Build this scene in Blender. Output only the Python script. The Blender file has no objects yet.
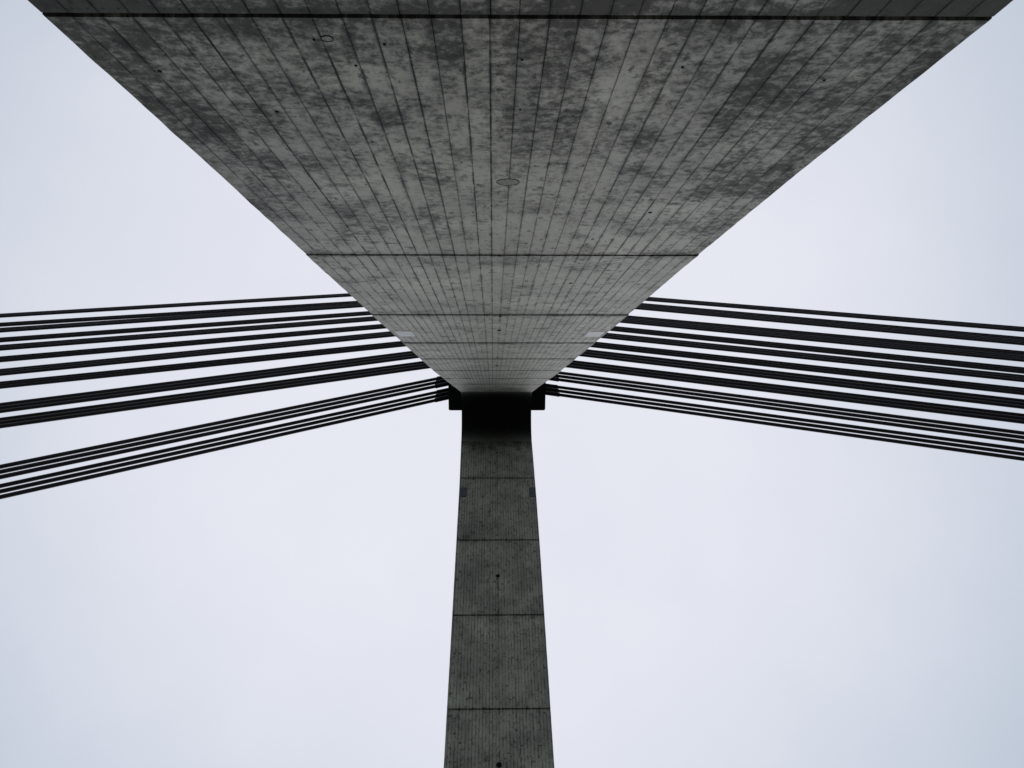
import bpy, bmesh, math, random
from mathutils import Vector, Matrix, noise

random.seed(11)
scene = bpy.context.scene
COL = scene.collection
R = math.radians
EYE = 1.6                                   # the photographer's eye above the deck

# ------------------------------------------------------------------ camera
cam = bpy.data.cameras.new('camera')
cam.sensor_width = 36.0
cam.lens = 29.53
cam.clip_start = 0.05
cam.clip_end = 20000
camo = bpy.data.objects.new('camera', cam)
COL.objects.link(camo)
cx = Vector((0.99974429, -0.00585330, -0.02184258))
cy = -Vector((0.0, 0.96591917, -0.25884388))
cz = -Vector((0.02261326, 0.25877769, 0.96567217))
camo.matrix_world = Matrix(((cx.x, cy.x, cz.x, 0), (cx.y, cy.y, cz.y, 0), (cx.z, cy.z, cz.z, EYE), (0, 0, 0, 1)))
scene.camera = camo

# ------------------------------------------------------------------ small helpers
def link(name, me, mat, parent=None, matrix=None):
    o = bpy.data.objects.new(name, me)
    COL.objects.link(o)
    if mat: me.materials.append(mat)
    if parent: o.parent = parent
    if matrix is not None: o.matrix_local = matrix
    return o

def from_bm(name, bm, mat, parent=None, matrix=None, smooth=False):
    bmesh.ops.recalc_face_normals(bm, faces=bm.faces)
    me = bpy.data.meshes.new(name)
    bm.to_mesh(me); bm.free()
    if smooth:
        for p in me.polygons: p.use_smooth = True
    return link(name, me, mat, parent, matrix)

def box(bm, x0, x1, y0, y1, z0, z1, bev=0.0):
    r = bmesh.ops.create_cube(bm, size=1.0)
    vs = r['verts']
    for v in vs:
        v.co = Vector(((x0+x1)/2 + v.co.x*(x1-x0), (y0+y1)/2 + v.co.y*(y1-y0), (z0+z1)/2 + v.co.z*(z1-z0)))
    if bev:
        es = list({e for v in vs for e in v.link_edges})
        bmesh.ops.bevel(bm, geom=es, offset=bev, segments=2, affect='EDGES')

def tube(bm, a, b, r, n=14):
    a, b = Vector(a), Vector(b)
    d = (b-a).normalized()
    s = d.cross(Vector((0, 1, 0.01))).normalized(); t = d.cross(s)
    ra, rb = [], []
    for i in range(n):
        q = 2*math.pi*i/n
        o = (s*math.cos(q) + t*math.sin(q))*r
        ra.append(bm.verts.new(a+o)); rb.append(bm.verts.new(b+o))
    for i in range(n):
        bm.faces.new((ra[i], ra[(i+1) % n], rb[(i+1) % n], rb[i]))
    bm.faces.new(ra[::-1]); bm.faces.new(rb)

def lerp_table(tab, v):
    if v <= tab[0][0]: return tab[0][1]
    for (a, x), (b, y) in zip(tab, tab[1:]):
        if v <= b: return x + (y-x)*(v-a)/(b-a)
    return tab[-1][1]

# ------------------------------------------------------------------ node helpers
class G:
    def __init__(s, tree): s.t = tree; s.n = tree.nodes; s.l = tree.links
    def put(s, sock, val):
        if isinstance(val, bpy.types.NodeSocket): s.l.new(val, sock)
        elif val is not None: sock.default_value = val
    def m(s, op, a=None, b=None, c=None, clamp=False):
        n = s.n.new('ShaderNodeMath'); n.operation = op; n.use_clamp = clamp
        for i, v in enumerate((a, b, c)): s.put(n.inputs[i], v)
        return n.outputs[0]
    def noise(s, vec, scale, detail=3.0, rough=0.55, dist=0.0):
        n = s.n.new('ShaderNodeTexNoise'); s.put(n.inputs['Vector'], vec)
        n.inputs['Scale'].default_value = scale; n.inputs['Detail'].default_value = detail
        n.inputs['Roughness'].default_value = rough; n.inputs['Distortion'].default_value = dist
        return n.outputs[0]
    def white(s, x, y=0.0):
        c = s.n.new('ShaderNodeCombineXYZ'); s.put(c.inputs[0], x); s.put(c.inputs[1], y)
        n = s.n.new('ShaderNodeTexWhiteNoise'); n.noise_dimensions = '2D'; s.l.new(c.outputs[0], n.inputs['Vector'])
        return n.outputs['Value']
    def ramp(s, v, a, b, lo=0.0, hi=1.0):
        n = s.n.new('ShaderNodeMapRange'); n.interpolation_type = 'SMOOTHSTEP'
        s.put(n.inputs[0], v)
        for i, q in enumerate((a, b, lo, hi)): n.inputs[i+1].default_value = q
        return n.outputs[0]
    def mix(s, f, a, b):
        n = s.n.new('ShaderNodeMix'); n.data_type = 'RGBA'
        s.put(n.inputs[0], f); s.put(n.inputs[6], a); s.put(n.inputs[7], b)
        return n.outputs[2]
    def comb(s, x, y, z=0.0):
        c = s.n.new('ShaderNodeCombineXYZ')
        for i, v in enumerate((x, y, z)): s.put(c.inputs[i], v)
        return c.outputs[0]

def new_mat(name, rough=0.6, base=(0.3, 0.3, 0.3), spec=0.5):
    m = bpy.data.materials.new(name); m.use_nodes = True
    b = m.node_tree.nodes['Principled BSDF']
    b.inputs['Roughness'].default_value = rough
    b.inputs['Base Color'].default_value = (*base, 1)
    b.inputs['Specular IOR Level'].default_value = spec
    return m, b, G(m.node_tree)

BW = 0.1100                                  # width of one shuttering board
def board_concrete(name, u0):
    m, bsdf, g = new_mat(name, 0.62)
    tc = g.n.new('ShaderNodeTexCoord'); ob = tc.outputs['Object']
    sp = g.n.new('ShaderNodeSeparateXYZ'); g.l.new(ob, sp.inputs[0])
    u, v = sp.outputs[0], sp.outputs[1]
    uv2 = g.comb(u, v, 0.0)
    wob = g.m('MULTIPLY', g.m('SUBTRACT', g.noise(uv2, 4.5, 5.0, 0.7), 0.5), 0.010)
    ub = g.m('DIVIDE', g.m('SUBTRACT', g.m('ADD', u, wob), u0), BW)
    bi = g.m('FLOOR', ub); li = g.m('ROUND', ub)
    dl = g.m('MULTIPLY', g.m('ABSOLUTE', g.m('SUBTRACT', ub, li)), BW)
    # dirt held in the joint between two boards, stronger in some joints than in others
    lstr = g.m('ADD', 0.30, g.m('MULTIPLY', g.white(li, 3.3), 0.70))
    lnoise = g.ramp(g.noise(g.comb(g.m('MULTIPLY', li, 7.7), v), 2.6, 5.0, 0.75), 0.36, 0.53)
    line = g.m('MULTIPLY', g.ramp(g.m('DIVIDE', dl, g.m('ADD', 0.25, g.m('MULTIPLY', g.noise(g.comb(li, v, 5.0), 3.3, 5.0, 0.75), 1.9))), 0.0022, 0.0084, 1.0, 0.0), g.m('MULTIPLY', lstr, lnoise))
    halo = g.m('MULTIPLY', g.ramp(dl, 0.0, 0.034, 1.0, 0.0), g.ramp(g.noise(g.comb(g.m('MULTIPLY', u, 6.0), g.m('MULTIPLY', v, 2.6), 2.0), 1.0, 6.0, 0.72), 0.46, 0.64))
    # boards differ in tone, and each is made of lengths butted end to end
    off = g.m('MULTIPLY', g.white(bi, 9.1), 5.0)
    vs = g.m('ADD', g.m('DIVIDE', v, 0.83), off)
    si = g.m('FLOOR', vs)
    tone = g.m('ADD', g.m('MULTIPLY', g.white(bi, si), 0.28), g.m('MULTIPLY', g.white(bi, 1.7), 0.16))
    vf = g.m('MULTIPLY', g.m('ABSOLUTE', g.m('SUBTRACT', vs, g.m('ROUND', vs))), 0.83)
    endw = g.ramp(g.white(bi, g.m('ROUND', vs)), 0.2, 0.7)
    endl = g.m('MULTIPLY', g.ramp(vf, 0.010, 0.085, 1.0, 0.0), g.m('MULTIPLY', endw, g.ramp(g.noise(uv2, 11.0, 5.0, 0.7), 0.44, 0.62)))
    # nail heads in rows across the boards
    nv = g.m('DIVIDE', g.m('SUBTRACT', v, 3.54), 0.53)
    nvd = g.m('MULTIPLY', g.m('SUBTRACT', nv, g.m('ROUND', nv)), 0.53)
    nu = g.m('DIVIDE', g.m('SUBTRACT', u, u0 + 0.027), 0.055)
    nud = g.m('MULTIPLY', g.m('SUBTRACT', nu, g.m('ROUND', nu)), 0.055)
    nr = g.m('SQRT', g.m('ADD', g.m('MULTIPLY', nvd, nvd), g.m('MULTIPLY', nud, nud)))
    nail = g.m('MULTIPLY', g.ramp(nr, 0.0042, 0.0080, 1.0, 0.0), g.ramp(g.white(g.m('ROUND', nu), g.m('ROUND', nv)), 0.3, 0.6))
    # blotches: weather, mould, leaked mortar
    big = g.noise(ob, 0.75, 5.0, 0.62)
    mid = g.noise(g.comb(g.m('MULTIPLY', u, 3.0), g.m('MULTIPLY', v, 2.0)), 1.0, 6.0, 0.66, 0.3)
    dots = g.ramp(g.noise(g.comb(g.m('MULTIPLY', u, 8.5), g.m('MULTIPLY', v, 6.0)), 1.0, 5.0, 0.66), 0.57, 0.70)
    spots = g.ramp(g.noise(g.comb(g.m('MULTIPLY', u, 13.0), g.m('MULTIPLY', v, 5.5), 12.0), 1.0, 5.0, 0.66), 0.58, 0.68)
    mot = g.noise(g.comb(g.m('MULTIPLY', u, 8.5), g.m('MULTIPLY', v, 9.0), 3.0), 1.0, 7.0, 0.72, 0.5)
    pores = g.ramp(g.noise(ob, 62.0, 2.0, 0.5), 0.68, 0.76)
    fine = g.noise(ob, 30.0, 5.0, 0.7)
    a = g.n.new('ShaderNodeAttribute'); a.attribute_name = 'stain_shade'  # real blotches together with shade painted onto the legs
    grit = g.noise(g.comb(g.m('MULTIPLY', u, 19.0), g.m('MULTIPLY', v, 17.0), 7.0), 1.0, 8.0, 0.74)
    brk = g.m('ADD', g.m('MULTIPLY', grit, 0.62), g.m('ADD', g.m('MULTIPLY', mot, 0.34), g.m('MULTIPLY', mid, 0.30)))
    bstep = g.m('MULTIPLY', g.m('SUBTRACT', g.white(bi, g.m('FLOOR', vs)), 0.5), 0.34)     # each board takes the dirt and painted shade differently
    st = g.ramp(g.m('ADD', g.m('MULTIPLY', a.outputs['Fac'], 0.85), g.m('ADD', bstep, g.m('MULTIPLY', g.m('SUBTRACT', brk, 0.62), 6.0))), 0.05, 1.40)
    a2 = g.n.new('ShaderNodeAttribute'); a2.attribute_name = 'rust'
    ru = g.m('MULTIPLY', a2.outputs['Fac'], g.ramp(g.noise(uv2, 7.0, 5.0, 0.7), 0.3, 0.6), clamp=True)
    col = g.mix(g.ramp(big, 0.3, 0.7), (0.222, 0.209, 0.164, 1), (0.392, 0.369, 0.292, 1))
    dust = g.noise(ob, 170.0, 2.0, 0.6)
    lum = g.m('ADD', g.m('ADD', -0.70, tone), g.m('ADD', g.m('ADD', g.m('MULTIPLY', mid, 0.50), g.m('MULTIPLY', grit, 1.15)), g.m('ADD', g.m('MULTIPLY', mot, 0.90), g.m('ADD', g.m('MULTIPLY', fine, 0.45), g.m('MULTIPLY', dust, 0.35)))))
    mul = g.n.new('ShaderNodeVectorMath'); mul.operation = 'SCALE'; g.l.new(col, mul.inputs[0]); g.l.new(lum, mul.inputs[3])
    col = mul.outputs[0]
    lime = g.ramp(g.noise(g.comb(g.m('MULTIPLY', u, 5.0), g.m('MULTIPLY', v, 2.2), 21.0), 1.0, 8.0, 0.74), 0.56, 0.72)
    col = g.mix(g.m('MULTIPLY', lime, 0.5), col, (0.44, 0.415, 0.355, 1))
    col = g.mix(g.m('MULTIPLY', ru, 0.55), col, (0.085, 0.072, 0.046, 1))
    dark = (0.036, 0.0345, 0.0285, 1)
    col = g.mix(g.m('MULTIPLY', g.ramp(mid, 0.55, 0.72), 0.50), col, dark)
    col = g.mix(g.m('MULTIPLY', dots, 0.75), col, dark)
    col = g.mix(g.m('MULTIPLY', spots, 0.8), col, (0.026, 0.026, 0.021, 1))
    col = g.mix(g.m('MULTIPLY', halo, 0.8), col, dark)
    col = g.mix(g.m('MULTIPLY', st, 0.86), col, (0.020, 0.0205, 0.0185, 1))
    col = g.mix(g.m('MULTIPLY', endl, 0.85), col, (0.03, 0.03, 0.028, 1))
    col = g.mix(g.m('MULTIPLY', pores, 0.5), col, (0.03, 0.03, 0.028, 1))
    col = g.mix(g.m('MULTIPLY', nail, 0.85), col, (0.02, 0.02, 0.018, 1))
    col = g.mix(g.m('MULTIPLY', line, 0.92), col, (0.018, 0.018, 0.016, 1))
    g.l.new(col, bsdf.inputs['Base Color'])
    g.l.new(g.m('ADD', 0.42, g.m('MULTIPLY', mid, 0.24)), bsdf.inputs['Roughness'])
    dirt = g.m('MAXIMUM', g.m('MAXIMUM', st, line), g.m('MAXIMUM', g.m('MAXIMUM', spots, endl), g.m('MAXIMUM', g.m('MULTIPLY', halo, 0.8), g.m('MAXIMUM', dots, g.ramp(mid, 0.53, 0.72)))))  # also takes in the painted shade that st carries
    g.l.new(g.m('MULTIPLY', g.m('SUBTRACT', 1.0, g.m('MULTIPLY', dirt, 0.9)), 0.42), bsdf.inputs['Specular IOR Level'])
    h = g.m('SUBTRACT', g.m('ADD', g.m('MULTIPLY', fine, 0.4), g.m('MULTIPLY', mid, 0.8)), g.m('ADD', pores, g.m('MULTIPLY', line, 1.2)))
    bp = g.n.new('ShaderNodeBump'); bp.inputs['Distance'].default_value = 0.003; bp.inputs['Strength'].default_value = 0.6
    g.l.new(h, bp.inputs['Height']); g.l.new(bp.outputs[0], bsdf.inputs['Normal'])
    return m

def simple(name, ca, cb, scale, rough, spec=0.5, bump=0.002):
    m, b, g = new_mat(name, rough, spec=spec)
    tc = g.n.new('ShaderNodeTexCoord')
    f = g.noise(tc.outputs['Object'], scale, 6.0, 0.65)
    g.l.new(g.mix(g.ramp(f, 0.3, 0.7), (*ca, 1), (*cb, 1)), b.inputs['Base Color'])
    bp = g.n.new('ShaderNodeBump'); bp.inputs['Distance'].default_value = bump
    g.l.new(f, bp.inputs['Height']); g.l.new(bp.outputs[0], b.inputs['Normal'])
    return m

M_NEAR = board_concrete('board_marked_concrete', -0.011)
M_FAR = M_NEAR
M_CROWN = simple('plain_concrete', (0.20, 0.20, 0.19), (0.33, 0.33, 0.31), 2.2, 0.75)
M_STEEL = simple('black_painted_steel', (0.010, 0.010, 0.012), (0.018, 0.017, 0.019), 6.0, 0.7, 0.3)
M_SHEATH = simple('black_cable_sheath', (0.0100, 0.0055, 0.0075), (0.015, 0.0085, 0.0110), 0.7, 0.6, 0.25, 0.0005)
def arch_shade():
    m, b, g = new_mat('shade_blackened_concrete', 0.8, spec=0.2)
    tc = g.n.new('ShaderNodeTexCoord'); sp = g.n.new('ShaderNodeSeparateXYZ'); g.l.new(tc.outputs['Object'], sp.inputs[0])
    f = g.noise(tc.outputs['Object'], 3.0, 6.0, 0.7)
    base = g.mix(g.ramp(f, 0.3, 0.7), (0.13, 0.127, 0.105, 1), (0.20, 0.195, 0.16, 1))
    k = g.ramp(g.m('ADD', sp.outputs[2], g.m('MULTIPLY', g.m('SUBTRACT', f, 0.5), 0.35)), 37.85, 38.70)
    g.l.new(g.mix(k, base, (0.013, 0.0125, 0.012, 1)), b.inputs['Base Color'])  # shade under the arch painted in: concrete turns black with height
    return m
M_ARCH_SHADE = arch_shade()
M_PLATE = simple('sheen_lit_plate', (0.40, 0.40, 0.41), (0.55, 0.55, 0.56), 5.0, 0.45)  # near leg plates, their grazing sheen put into the colour
M_HOLE = simple('dark_pipe_mouth', (0.006, 0.006, 0.006), (0.012, 0.012, 0.011), 20.0, 0.9, 0.1)
M_GRATE = simple('weathered_cover_mortar', (0.09, 0.086, 0.07), (0.30, 0.285, 0.23), 60.0, 0.7)
M_ASPHALT = simple('asphalt', (0.032, 0.032, 0.034), (0.060, 0.060, 0.060), 3.0, 0.85)
M_SOIL = simple('dark_meadow', (0.022, 0.034, 0.014), (0.055, 0.060, 0.030), 0.05, 0.95)
M_PAVING = simple('grey_paving', (0.09, 0.09, 0.09), (0.14, 0.14, 0.135), 4.0, 0.85)
M_KERB = simple('kerb_concrete', (0.22, 0.22, 0.21), (0.33, 0.33, 0.31), 6.0, 0.8)
M_PAINT = simple('white_road_paint', (0.62, 0.62, 0.60), (0.80, 0.80, 0.78), 9.0, 0.6)

# ------------------------------------------------------------------ the pylon
A = R(17.727)
SA, CA = math.sin(A), math.cos(A)
pylon = bpy.data.objects.new('bridge_pylon', None); COL.objects.link(pylon)
pylon.location = (0.12, 11.79, 0)
pylon['label'] = 'tall grey board-marked concrete bridge pylon with two leaning legs meeting overhead'
pylon['category'] = 'bridge pylon'
PI_ = Matrix.Translation(pylon.location).inverted()

# leg frame: u across, v up the leg, depth into the concrete; v and u are measured from the eye
def leg_matrix(sign, c):
    d = Vector((0, SA*sign, CA)); n = Vector((0, CA*sign, -SA))     # n: out of the inner face
    z = -n if sign > 0 else n
    p = -n*c + Vector((0, 0, EYE))
    return PI_ @ Matrix(((1, d.x, z.x, p.x), (0, d.y, z.y, p.y), (0, d.z, z.z, p.z), (0, 0, 0, 1)))
MN, MF = leg_matrix(1, 1.505), leg_matrix(-1, 23.97)

STAINS = [(-1.58,3.30,0.05),(-1.50,3.70,0.07),(-1.51,3.85,0.06),(-1.64,4.00,0.07),(-1.20,4.01,0.09),(-1.14,4.12,0.08),(-0.95,3.10,0.06),(-0.37,3.28,0.14),(-0.39,3.36,0.10),(-0.24,3.17,0.09),(-0.88,3.80,0.10),(-0.69,3.85,0.07),(-1.05,4.79,0.12),(-1.32,4.72,0.11),(-0.32,3.85,0.08),(-0.50,4.00,0.07),(-0.02,3.25,0.03),(0.19,3.28,0.04),(1.26,3.46,0.13),(1.29,3.75,0.15),(1.25,4.14,0.14),(1.13,3.41,0.09),(1.65,3.77,0.10),(1.64,3.13,0.10),(0.83,4.34,0.11),(0.87,4.90,0.12),(1.11,4.40,0.10),(0.81,5.62,0.10),(0.70,6.66,0.08),(1.17,6.61,0.08),(1.50,5.32,0.12),(-0.81,4.11,0.08),(-0.88,6.48,0.08),(-0.56,6.40,0.10),(-0.33,5.13,0.08),(-1.07,6.01,0.08),(0.31,3.77,0.06),(0.35,3.55,0.06),(-1.57,3.01,0.13),(-1.34,2.99,0.13),(1.58,2.93,0.17),(1.33,2.95,0.13),(0.38,2.93,0.08),(0.53,2.92,0.06),
          (0.20,7.75,0.14),(0.45,7.7,0.10),(-0.55,7.8,0.12),(0.8,8.1,0.12),(-1.2,8.6,0.12),(1.1,9.6,0.14),(-0.3,10.6,0.2),(0.6,11.2,0.22),(-0.9,11.2,0.16),(0.3,9.2,0.12)]
RUST = [(0.855,3.194,0.10),(0.80,3.25,0.06),(0.90,3.15,0.08)]

def lift_step(i, n, f, v):
    """how far (into the concrete) the face of lift i of n lies at the fraction f of its height"""
    if i in (0, n-1): return 0.0
    return (0.002 if v < 4 else 0.006 if v < 12 else 0.006 if v < 18 else 0.003)*(2*f-1)

def build_leg(name, mtx, sgn, joints, vtop, left, right, u0, thick, row_of, mat, gw, top_tilt, edge_dark, blobs):
    """one leg: lifts of board-marked concrete separated by recessed construction joints"""
    ch, gd, bg = 0.010, 0.0035, 0.0045
    k0 = math.ceil((lerp_table(left, 5)-u0)/BW); k1 = math.floor((lerp_table(right, 5)-u0)/BW)
    lines = [u0+BW*k for k in range(k0, k1+1)]
    lines = [q for q in lines if lerp_table(left, 5)+0.06 < q < lerp_table(right, 5)-0.06]
    nb = len(lines)+1
    def ring(v, offs, wob, inset):
        L = lerp_table(left, v)+inset+0.004*noise.noise(Vector((v*5.0, 0.3, sgn)))+0.010*max(0, noise.noise(Vector((v*9.0, 7.7, sgn)))-0.42)
        Rr = lerp_table(right, v)-inset-0.004*noise.noise(Vector((v*5.0, 3.3, sgn)))-0.010*max(0, noise.noise(Vector((v*9.0, 9.7, sgn)))-0.42)
        pts = [(L, ch+inset), (L+ch, inset+offs[0])]
        for k in range(nb):
            if k > 0:
                q = min(max(lines[k-1]+wob[k-1], L+ch+0.02), Rr-ch-0.02)
                pts += [(q-bg/2, inset+offs[k-1]), (q, inset+gd), (q+bg/2, inset+offs[k])]
            if k < nb-1 and k > 0:
                a, b = lines[k-1]+wob[k-1], lines[k]+wob[k]
                pts.append((min(max((a+b)/2, L+ch+0.012), Rr-ch-0.012), inset+offs[k]))
        pts += [(Rr-ch, inset+offs[-1]), (Rr, ch+inset), (Rr, thick-inset-ch), (Rr-ch, thick-inset), (L+ch, thick-inset), (L, thick-inset-ch)]
        return pts
    rings, pits = [], set()
    for i, (a, b) in enumerate(zip(joints, joints[1:])):
        pit = 0.011 if sgn > 0 else 0.022
        offs = [random.uniform(-0.0005, 0.0009) for _ in range(nb)]
        wob = [random.uniform(-0.003, 0.003) for _ in lines]
        if i > 0:                                   # the recessed joint
            pits |= {len(rings), len(rings)+1}
            rings.append((a-gw*0.30, ring(a, offs, wob, pit))); rings.append((a+gw*0.34, ring(a, offs, wob, pit)))
        v = a + (gw*0.36 if i else 0); e = b - (gw/2 if i < len(joints)-2 else 0)
        n = max(2, int((e-v)/row_of(v)))
        for j in range(n+1):
            q = v+(e-v)*j/n
            step = lift_step(i, len(joints)-1, j/n, a)
            rings.append((q, [(u, dd+(step if dd < 0.2 else 0)) for u, dd in ring(q, offs, wob, 0.0)]))
    verts, faces, stain_shade, rust = [], [], [], []
    m = len(rings[0][1])
    for ri, (v, pts) in enumerate(rings):
        last = ri == len(rings)-1
        for (u, dep) in pts:
            vv = v + (dep*top_tilt if last else (dep*math.tan(A) if ri == 0 else 0.0))
            if sgn > 0 and not last and ri: vv -= 0.013*u*max(0.0, 1-v/30)     # the pour joints are not dead level
            verts.append((u, vv, sgn*dep))
            s = 0.0; ru = 0.0
            if ri in pits and dep < 0.2: s = 1.0
            elif dep < 0.06:
                p = Vector((u*1.6, v*1.1, 4.0 if sgn > 0 else 9.0))
                s = max(0.0, noise.fractal(p, 1.0, 2.0, 4)-0.02)*(0.8 if sgn > 0 else 0.45)
                for (bu, bv, br) in blobs:
                    d2 = ((u-bu)**2 + (v-bv)**2)/(br*1.15)**2
                    if d2 < 5: s += 0.78*math.exp(-d2)
                L, Rr = lerp_table(left, v), lerp_table(right, v)
                e = min(u-L, Rr-u)
                s += 1.6*edge_dark*max(0.0, 1-e/(0.80 if sgn > 0 else 0.4))**1.2*(max(0.45, 1-(v-3)/9) if sgn > 0 else 1)*(0.7+0.6*noise.noise(Vector((u*2, v*1.5, 1))))  # darker towards both long edges
                dj = min(abs(v-j) for j in joints[1:-1])
                s += ((0.55*math.exp(-(dj/0.055)**2) if v < 5 else 0.7*math.exp(-(dj/0.16)**2)) if sgn > 0 else 0.38*math.exp(-(dj/0.07)**2))
                if sgn > 0:
                    s += 1.0 if v < 3.04 else 0.80*max(0.0, 1-(v-3.04)/4.6)   # darker lowest lift, and weaker light towards the foot painted in
                    for (bu, bv, br) in RUST:
                        d2 = ((u-bu)**2 + (v-bv)**2)/br**2
                        if d2 < 5: ru += math.exp(-d2)
                else:
                    s += 2.2*max(0.0, min(1.0, (v-31.3)/1.6))     # shade under the crown, painted in as a dark fade
                    for hv in (23.47, 15.49, 31.3):      # dark run-off streak below each pipe mouth
                        if v < hv: s += 0.8*math.exp(-((u-0.19)/0.05)**2)*math.exp(-(hv-v)/2.2)
            stain_shade.append(min(1.15 if sgn > 0 and ri not in pits and v > 3.05 else 2.5, s)); rust.append(min(1.0, ru))
    for r in range(len(rings)-1):
        for i in range(m):
            a, b = r*m+i, r*m+(i+1) % m
            f = (a, b, b+m, a+m)
            faces.append(f if sgn > 0 else f[::-1])
    faces.append(tuple(range(m))[::-1] if sgn > 0 else tuple(range(m)))
    t = tuple((len(rings)-1)*m+i for i in range(m)); faces.append(t if sgn > 0 else t[::-1])
    me = bpy.data.meshes.new(name); me.from_pydata(verts, [], faces); me.update()
    bm = bmesh.new(); bm.from_mesh(me)
    bmesh.ops.recalc_face_normals(bm, faces=bm.faces); bm.to_mesh(me); bm.free()
    for nm, data in (('stain_shade', stain_shade), ('rust', rust)):
        at = me.attributes.new(nm, 'FLOAT', 'POINT'); at.data.foreach_set('value', data)
    return link(name, me, mat, pylon, mtx)

ZT = 38.0                                     # height over the eye where the legs run into the crown
vN = lambda z: (z - 1.505*SA)/CA              # v on the near leg's inner face at a height over the eye
vF = lambda z: (z - 23.97*SA)/CA
nj = [vN(-EYE), -1.15, 3.0415, 7.426, 11.553, 15.572, 19.423, 23.60, 27.75, 31.85, 35.85, vN(ZT)]
fj = [vF(-EYE), -2.5, 1.5, 5.5, 9.5, 13.49, 17.494, 21.505, 25.483, 29.482, vF(ZT)]
nl = [(0, -1.672), (5, -1.66), (12, -1.680), (24, -1.69), (31, -1.62), (39.4, -1.515)]
nr = [(0, 1.865), (3, 1.865), (5, 1.842), (8, 1.842), (10.5, 1.872), (15, 1.905), (26, 1.94), (32, 1.89), (39.4, 1.852)]
fl = [(0, -1.53), (14, -1.525), (29, -1.49), (32.2, -1.515)]
fr = [(0, 1.885), (25, 1.905), (28, 1.895), (29.5, 1.88), (30.8, 1.87), (32.2, 1.852)]
# the top ring of each leg is cut level: going into the leg, v must change by tan(lean)
leg_n = build_leg('leg', MN, 1, nj, None, nl, nr, -0.011, 3.2, lambda v: 0.055 if v < 8 else (0.10 if v < 16 else 0.3), M_NEAR, 0.028, math.tan(A)*-1*-1, 0.55, STAINS)
leg_n['label'] = 'near leg rising over the viewer, its wide inner face full of board marks'
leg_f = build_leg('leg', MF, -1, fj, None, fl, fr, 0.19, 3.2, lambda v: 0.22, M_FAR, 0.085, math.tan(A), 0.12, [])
leg_f['label'] = 'far leg standing opposite, narrow and dark with level joints'

# crown: where the legs run together, with an arched underside between them
def crown():
    bm = bmesh.new()
    yc, rad = 11.79, 1.29
    zc = ZT - rad*SA
    arch = []
    N = 20
    for i in range(N+1):
        q = math.pi - A - (math.pi-2*A)*i/N        # from the near leg over to the far leg
        arch.append((yc + rad*math.cos(q), zc + rad*math.sin(q)))
    x0, x1 = -1.515, 1.850
    oy = 3.2/CA
    rest = [(arch[-1][0]+oy, ZT), (13.85, 46.0), (9.75, 46.0), (arch[0][0]-oy, ZT)]
    prof = arch + rest
    va = [bm.verts.new((x0, y, z+0.003)) for y, z in prof]
    vb = [bm.verts.new((x1, y, z+0.003)) for y, z in prof]
    n = len(prof)
    for i in range(n):
        bm.faces.new((va[i], va[(i+1) % n], vb[(i+1) % n], vb[i]))
    bm.faces.new(va[::-1]); bm.faces.new(vb)
    return bm
TOP = PI_ @ Matrix.Translation((0, 0, EYE))
from_bm('crown', crown(), M_ARCH_SHADE, pylon, TOP)

# mast above the crown, slightly tapered
bm = bmesh.new()
lo = [(-1.46, 9.77), (1.77, 9.77), (1.77, 13.83), (-1.46, 13.83)]
hi = [(-1.25, 10.3), (1.55, 10.3), (1.55, 13.3), (-1.25, 13.3)]
a = [bm.verts.new((x, y, 46.008)) for x, y in lo]; b = [bm.verts.new((x, y, 84.0)) for x, y in hi]
for i in range(4): bm.faces.new((a[i], a[(i+1) % 4], b[(i+1) % 4], b[i]))
bm.faces.new(a[::-1]); bm.faces.new(b)
bmesh.ops.bevel(bm, geom=[e for e in bm.edges if abs(e.verts[0].co.z-e.verts[1].co.z) > 5], offset=0.15, segments=2, affect='EDGES')
from_bm('mast', bm, M_CROWN, pylon, TOP)

# steel boxes on both flanks that take the stays, one pair per level
LV = [44.3, 51.6, 58.3, 65.0, 71.3, 77.3]
for i, h in enumerate(LV):
    z0, z1 = (42.1, 47.2) if i == 0 else (h-1.7, h+1.7)
    for s in (-1, 1):
        bm = bmesh.new()
        xi, xo = (-1.2, -2.30) if s < 0 else (1.5, 2.72)
        box(bm, min(xi, xo), max(xi, xo), 11.0, 12.72, z0, z1, 0.03)
        for q in (z0+0.25, z1-0.25):                # stiffening flanges round the box
            box(bm, min(xi, xo)-0.0+ (0.02 if s > 0 else -0.03), max(xi, xo)+(0.03 if s > 0 else -0.02), 10.96, 12.74, q-0.03, q+0.03)
        from_bm('anchor_box', bm, M_STEEL, pylon, TOP)

# fittings on the legs' inner faces: u, v on the leg, a few mm proud of the concrete
def disc(bm, u, v, r, d0, d1, n=28):
    a = [bm.verts.new((u+r*math.cos(2*math.pi*i/n), v+r*math.sin(2*math.pi*i/n), d0)) for i in range(n)]
    b = [bm.verts.new((u+r*math.cos(2*math.pi*i/n), v+r*math.sin(2*math.pi*i/n), d1)) for i in range(n)]
    for i in range(n): bm.faces.new((a[i], a[(i+1) % n], b[(i+1) % n], b[i]))
    bm.faces.new(a[::-1]); bm.faces.new(b)
def ring_bm(bm, u, v, r, w, d0, d1, n=32):
    ls = [[bm.verts.new((u+q*math.cos(2*math.pi*i/n), v+q*math.sin(2*math.pi*i/n), d)) for i in range(n)] for q, d in ((r, d0), (r, d1), (r-w, d1), (r-w, d0))]
    for k in range(4):
        A_, B_ = ls[k], ls[(k+1) % 4]
        for i in range(n): bm.faces.new((A_[i], A_[(i+1) % n], B_[(i+1) % n], B_[i]))

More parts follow.
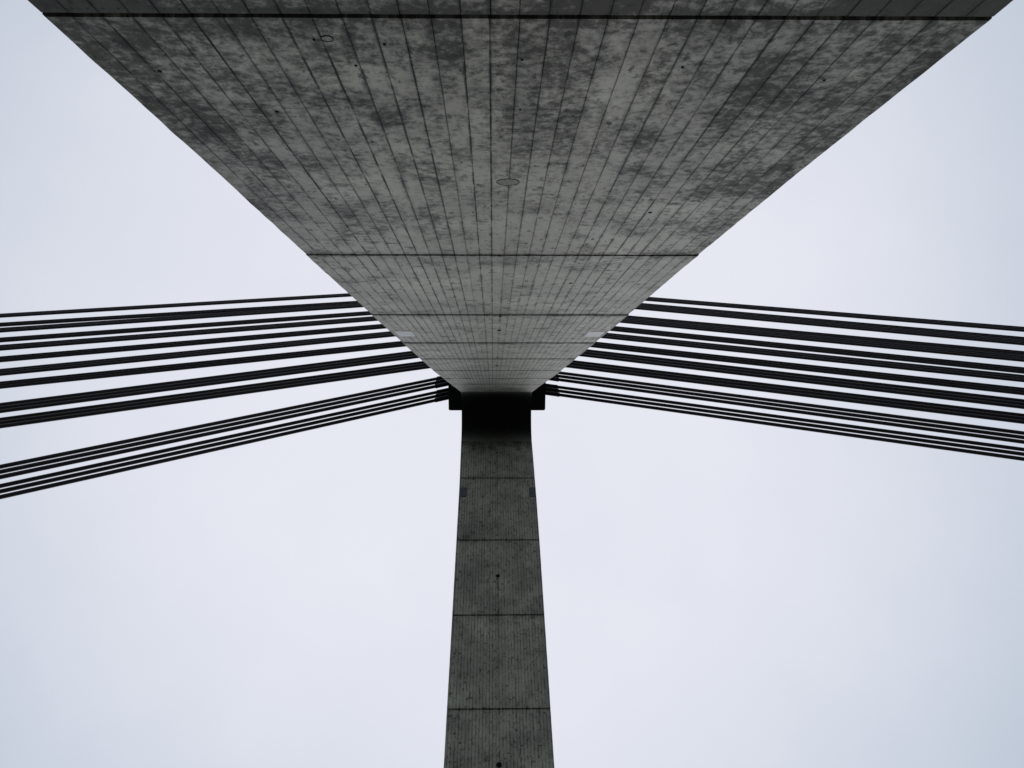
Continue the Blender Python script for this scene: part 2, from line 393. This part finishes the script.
def fitting(name, build, mat, leg, label=None):
    bm = bmesh.new(); build(bm)
    if leg is leg_n:                               # seat it on the slightly tapering face of its lift
        vm = sum(q.co.y for q in bm.verts)/len(bm.verts)
        i = max(k for k in range(len(nj)-1) if nj[k] <= vm)
        dz = lift_step(i, len(nj)-1, (vm-nj[i])/(nj[i+1]-nj[i]), nj[i])
    else: dz = lift_step(1, 3, 0.3, 20)*-1
    for q in bm.verts: q.co.z += dz
    o = from_bm(name, bm, mat, leg)
    if label: o['label'] = label
    return o
cov = fitting('drain_cover', lambda bm: disc(bm, 0.093, 5.163, 0.070, -0.0015, 0.02), M_GRATE, leg_n, 'round mortar cover on the middle of the near leg')
fitting('drain_cover', lambda bm: ring_bm(bm, 0.093, 5.163, 0.0725, 0.0028, -0.003, 0.02), M_HOLE, leg_n, 'thin dark rim round the mortar cover')
fitting('form_tie_cap', lambda bm: disc(bm, -0.647, 3.224, 0.021, -0.002, 0.02), M_GRATE, leg_n)
fitting('form_tie_cap', lambda bm: ring_bm(bm, -0.647, 3.224, 0.025, 0.0025, -0.003, 0.02), M_HOLE, leg_n, 'dark rim of the small round cap')
for u, v, r in ((-0.70, 3.235, 0.006), (-0.575, 3.47, 0.006), (-0.43, 3.27, 0.006), (0.12, 3.40, 0.006), (0.13, 3.95, 0.006), (0.80, 3.46, 0.006), (-1.42, 3.545, 0.009), (1.45, 3.58, 0.006), (1.12, 5.9, 0.014), (-1.04, 4.0, 0.01), (0.83, 8.9, 0.02)):
    fitting('tie_hole', lambda bm: disc(bm, u, v, r, -0.0035, 0.02, 14), M_HOLE, leg_n)
for v, r in ((13.41, 0.032), (18.9, 0.025), (21.5, 0.035), (11.62, 0.018)):
    fitting('drain_pipe', lambda bm: disc(bm, 0.10, v, r, -0.012, 0.05), M_HOLE, leg_n)
for u0, u1 in ((-1.60, -1.325), (1.565, 1.835)):
    fitting('cover_plate', lambda bm: box(bm, u0, u1, 13.58, 14.38, -0.006, 0.03, 0.002), M_PLATE, leg_n, 'cover plate at the edge of the near leg, sheen painted in')
for v, r in ((31.35, 0.035), (23.47, 0.075), (15.49, 0.085)):
    fitting('drain_pipe', lambda bm: disc(bm, 0.19, v, r, 0.02, -0.05), M_HOLE, leg_f)
M_DPLATE = simple('shaded_plate', (0.045, 0.045, 0.055), (0.075, 0.075, 0.09), 5.0, 0.5)  # same metal plates on the far leg, shade put into the colour
for u0, u1 in ((-1.455, -1.16), (1.59, 1.865)):
    fitting('cover_plate', lambda bm: box(bm, u0, u1, 28.20, 28.80, 0.012, -0.03, 0.004), M_DPLATE, leg_f, 'cover plate at the edge of the far leg, shade painted in')

# ------------------------------------------------------------------ the stays
# (height at the mast over the eye, where the stay meets the deck along the bridge)
LEFT = [(43.6,-55.7),(43.95,-56.3),(51.14,-88.8),(51.47,-89.1),(58.02,-117.8),(58.55,-116.6),(65.11,-139.3),(64.81,-145.7),(71.23,-164.5),(71.43,-163.8),(76.88,-191.6),(77.31,-188.5)]
RIGHT = [(44.55,89.4),(45.25,87.9),(51.44,101.6),(52.12,100.4),(58.18,113.7),(58.38,115.0),(65.01,122.6),(65.09,124.6),(70.21,138.0),(72.26,130.7),(77.85,141.0),(76.89,149.7)]
T0, OFF, XM = 11.85, 0.33, 0.15
ORD = ['lowest', 'second lowest', 'third from the bottom', 'fourth from the bottom', 'fifth from the bottom', 'sixth from the bottom',
       'sixth from the top', 'fifth from the top', 'fourth from the top', 'third from the top', 'second from the top', 'topmost']
EXTRA_L = ['three parted strands', 'three parted strands', 'thick with one faint gap', 'thick and solid', 'solid', 'solid', 'solid', 'under a thin slit',
           'above a thin slit', 'merging with the one above', 'merging with the one below', 'the thinnest']
EXTRA_R = ['three close strands', 'three close strands', 'thick', 'thick and solid', 'solid', 'under a thin slit', 'above a thin slit', 'lower half of the widest band',
           'upper half of the widest band', 'merging with the one above', 'merging with the one below', 'the thinnest']
def stay(side, i, h, L):
    s = -1 if side == 'left' else 1
    t = T0 + (OFF if i % 2 == 0 else -OFF)
    top = Vector((XM+s*2.4, t, h+EYE)); bot = Vector((L, t, 0.0))
    root = bpy.data.objects.new('stay_cable', None); COL.objects.link(root)
    root.location = bot
    root['label'] = 'stay cable %s the pylon, %s, %s' % ('left of' if s < 0 else 'right of', ORD[i], (EXTRA_L if s < 0 else EXTRA_R)[i])
    root['category'] = 'stay cable'
    root['group'] = 'stay cables on the %s side of the pylon' % side
    inv = Matrix.Translation(bot).inverted()
    pitch = ((0.80, 0.74, 0.58, 0.56, 0.52, 0.47) if s < 0 else (0.80, 0.74, 0.62, 0.63, 0.64, 0.68))[i//2]
    d = (top-bot).normalized()
    for k in (1, 0, -1):
        a = top + Vector((0, 0, k*pitch)); b = bot + Vector((0, 0, k*pitch))
        q = b + d*((0.85-b.z)/d.z)
        bm = bmesh.new()
        sl = 0.95 if s < 0 else 1.1
        tube(bm, q, a, 0.085 if i < 2 else 0.090)
        from_bm('strand', bm, M_SHEATH, root, inv, True)
        bm = bmesh.new()
        tube(bm, a - d*sl, a - d*0.0, 0.112, 16)
        tube(bm, a - d*(sl+0.02), a - d*(sl-0.03), 0.118, 16)
        from_bm('guide_pipe', bm, M_STEEL, root, inv)
    bm = bmesh.new()
    run = 1.6/abs(d.z)*abs(d.x)
    box(bm, L-0.9-run*0.2, L+0.9+run*0.2, t-0.28, t+0.28, 0.125, 1.1, 0.05)
    from_bm('anchor_block', bm, M_CROWN, root, inv)
for i, (h, L) in enumerate(LEFT): stay('left', i, h, L)
for i, (h, L) in enumerate(RIGHT): stay('right', i, h, L)

# ------------------------------------------------------------------ the setting below the viewer
def sheet(name, x0, x1, y0, y1, z0, z1, mat):
    bm = bmesh.new(); box(bm, x0, x1, y0, y1, z0, z1)
    o = from_bm(name, bm, mat); o['kind'] = 'structure'; return o
def plane(name, x0, x1, y0, y1, z, mat):
    bm = bmesh.new()
    bm.faces.new([bm.verts.new(p) for p in ((x0, y0, z), (x1, y0, z), (x1, y1, z), (x0, y1, z))])
    o = from_bm(name, bm, mat); o['kind'] = 'structure'; return o
plane('ground', -6000, 6000, -6000, 6000, -0.30, M_SOIL)
sheet('road', -420, 420, 1.6, 22.2, -0.28, -0.02, M_ASPHALT)
sheet('pavement', -420, 420, -1.95, 1.45, -0.28, 0.0, M_PAVING)
sheet('far_pavement', -420, 420, 22.35, 25.5, -0.28, 0.0, M_PAVING)
sheet('kerb', -420, 420, 1.452, 1.598, -0.28, 0.02, M_KERB)
sheet('far_kerb', -420, 420, 22.202, 22.348, -0.28, 0.02, M_KERB)
sheet('median', -420, 420, 10.7, 13.0, -0.019, 0.12, M_KERB)

# ------------------------------------------------------------------ light: an overcast day
w = bpy.data.worlds.new('World'); scene.world = w; w.use_nodes = True
g = G(w.node_tree)
bg = g.n['Background']
SUN_EL, SUN_AZ = R(36), R(4)                 # azimuth measured from +Y towards +X
sky = g.n.new('ShaderNodeTexSky'); sky.sky_type = 'NISHITA'; sky.sun_disc = False
sky.sun_elevation = SUN_EL; sky.sun_rotation = SUN_AZ
tc = g.n.new('ShaderNodeTexCoord')
sc_ = g.n.new('ShaderNodeVectorMath'); sc_.operation = 'SCALE'; g.l.new(sky.outputs[0], sc_.inputs[0]); sc_.inputs[3].default_value = 0.10
# thin bright cloud round the hidden sun, greyer towards the horizon
dn = g.n.new('ShaderNodeVectorMath'); dn.operation = 'DOT_PRODUCT'; g.l.new(tc.outputs['Generated'], dn.inputs[0])
dn.inputs[1].default_value = (0.0, math.cos(R(76)), math.sin(R(76)))
cl = g.noise(tc.outputs['Generated'], 2.6, 5.0, 0.55)
k = g.m('ADD', g.ramp(dn.outputs['Value'], 0.66, 1.0), g.m('MULTIPLY', g.m('SUBTRACT', cl, 0.5), 0.50), clamp=True)
ov = g.n.new('ShaderNodeVectorMath'); ov.operation = 'SCALE'
g.l.new(g.mix(k, (0.455, 0.535, 0.635, 1), (0.84, 0.852, 0.930, 1)), ov.inputs[0]); ov.inputs[3].default_value = 1.0
mixed = g.mix(0.93, sc_.outputs[0], ov.outputs[0])
g.l.new(mixed, bg.inputs['Color']); bg.inputs['Strength'].default_value = 1.0

sun = bpy.data.lights.new('sun', 'SUN'); sun.energy = 0.5; sun.angle = R(25); sun.color = (1.0, 0.97, 0.92)
so = bpy.data.objects.new('sun', sun); COL.objects.link(so)
dirv = Vector((math.sin(SUN_AZ)*math.cos(SUN_EL), math.cos(SUN_AZ)*math.cos(SUN_EL), math.sin(SUN_EL)))
so.rotation_euler = dirv.to_track_quat('Z', 'Y').to_euler()
so.location = dirv*200

vs = scene.view_settings
vs.view_transform = 'Standard'; vs.look = 'None'; vs.exposure = 0.0; vs.gamma = 1.0; vs.use_curve_mapping = False
scene.cycles.max_bounces = 8
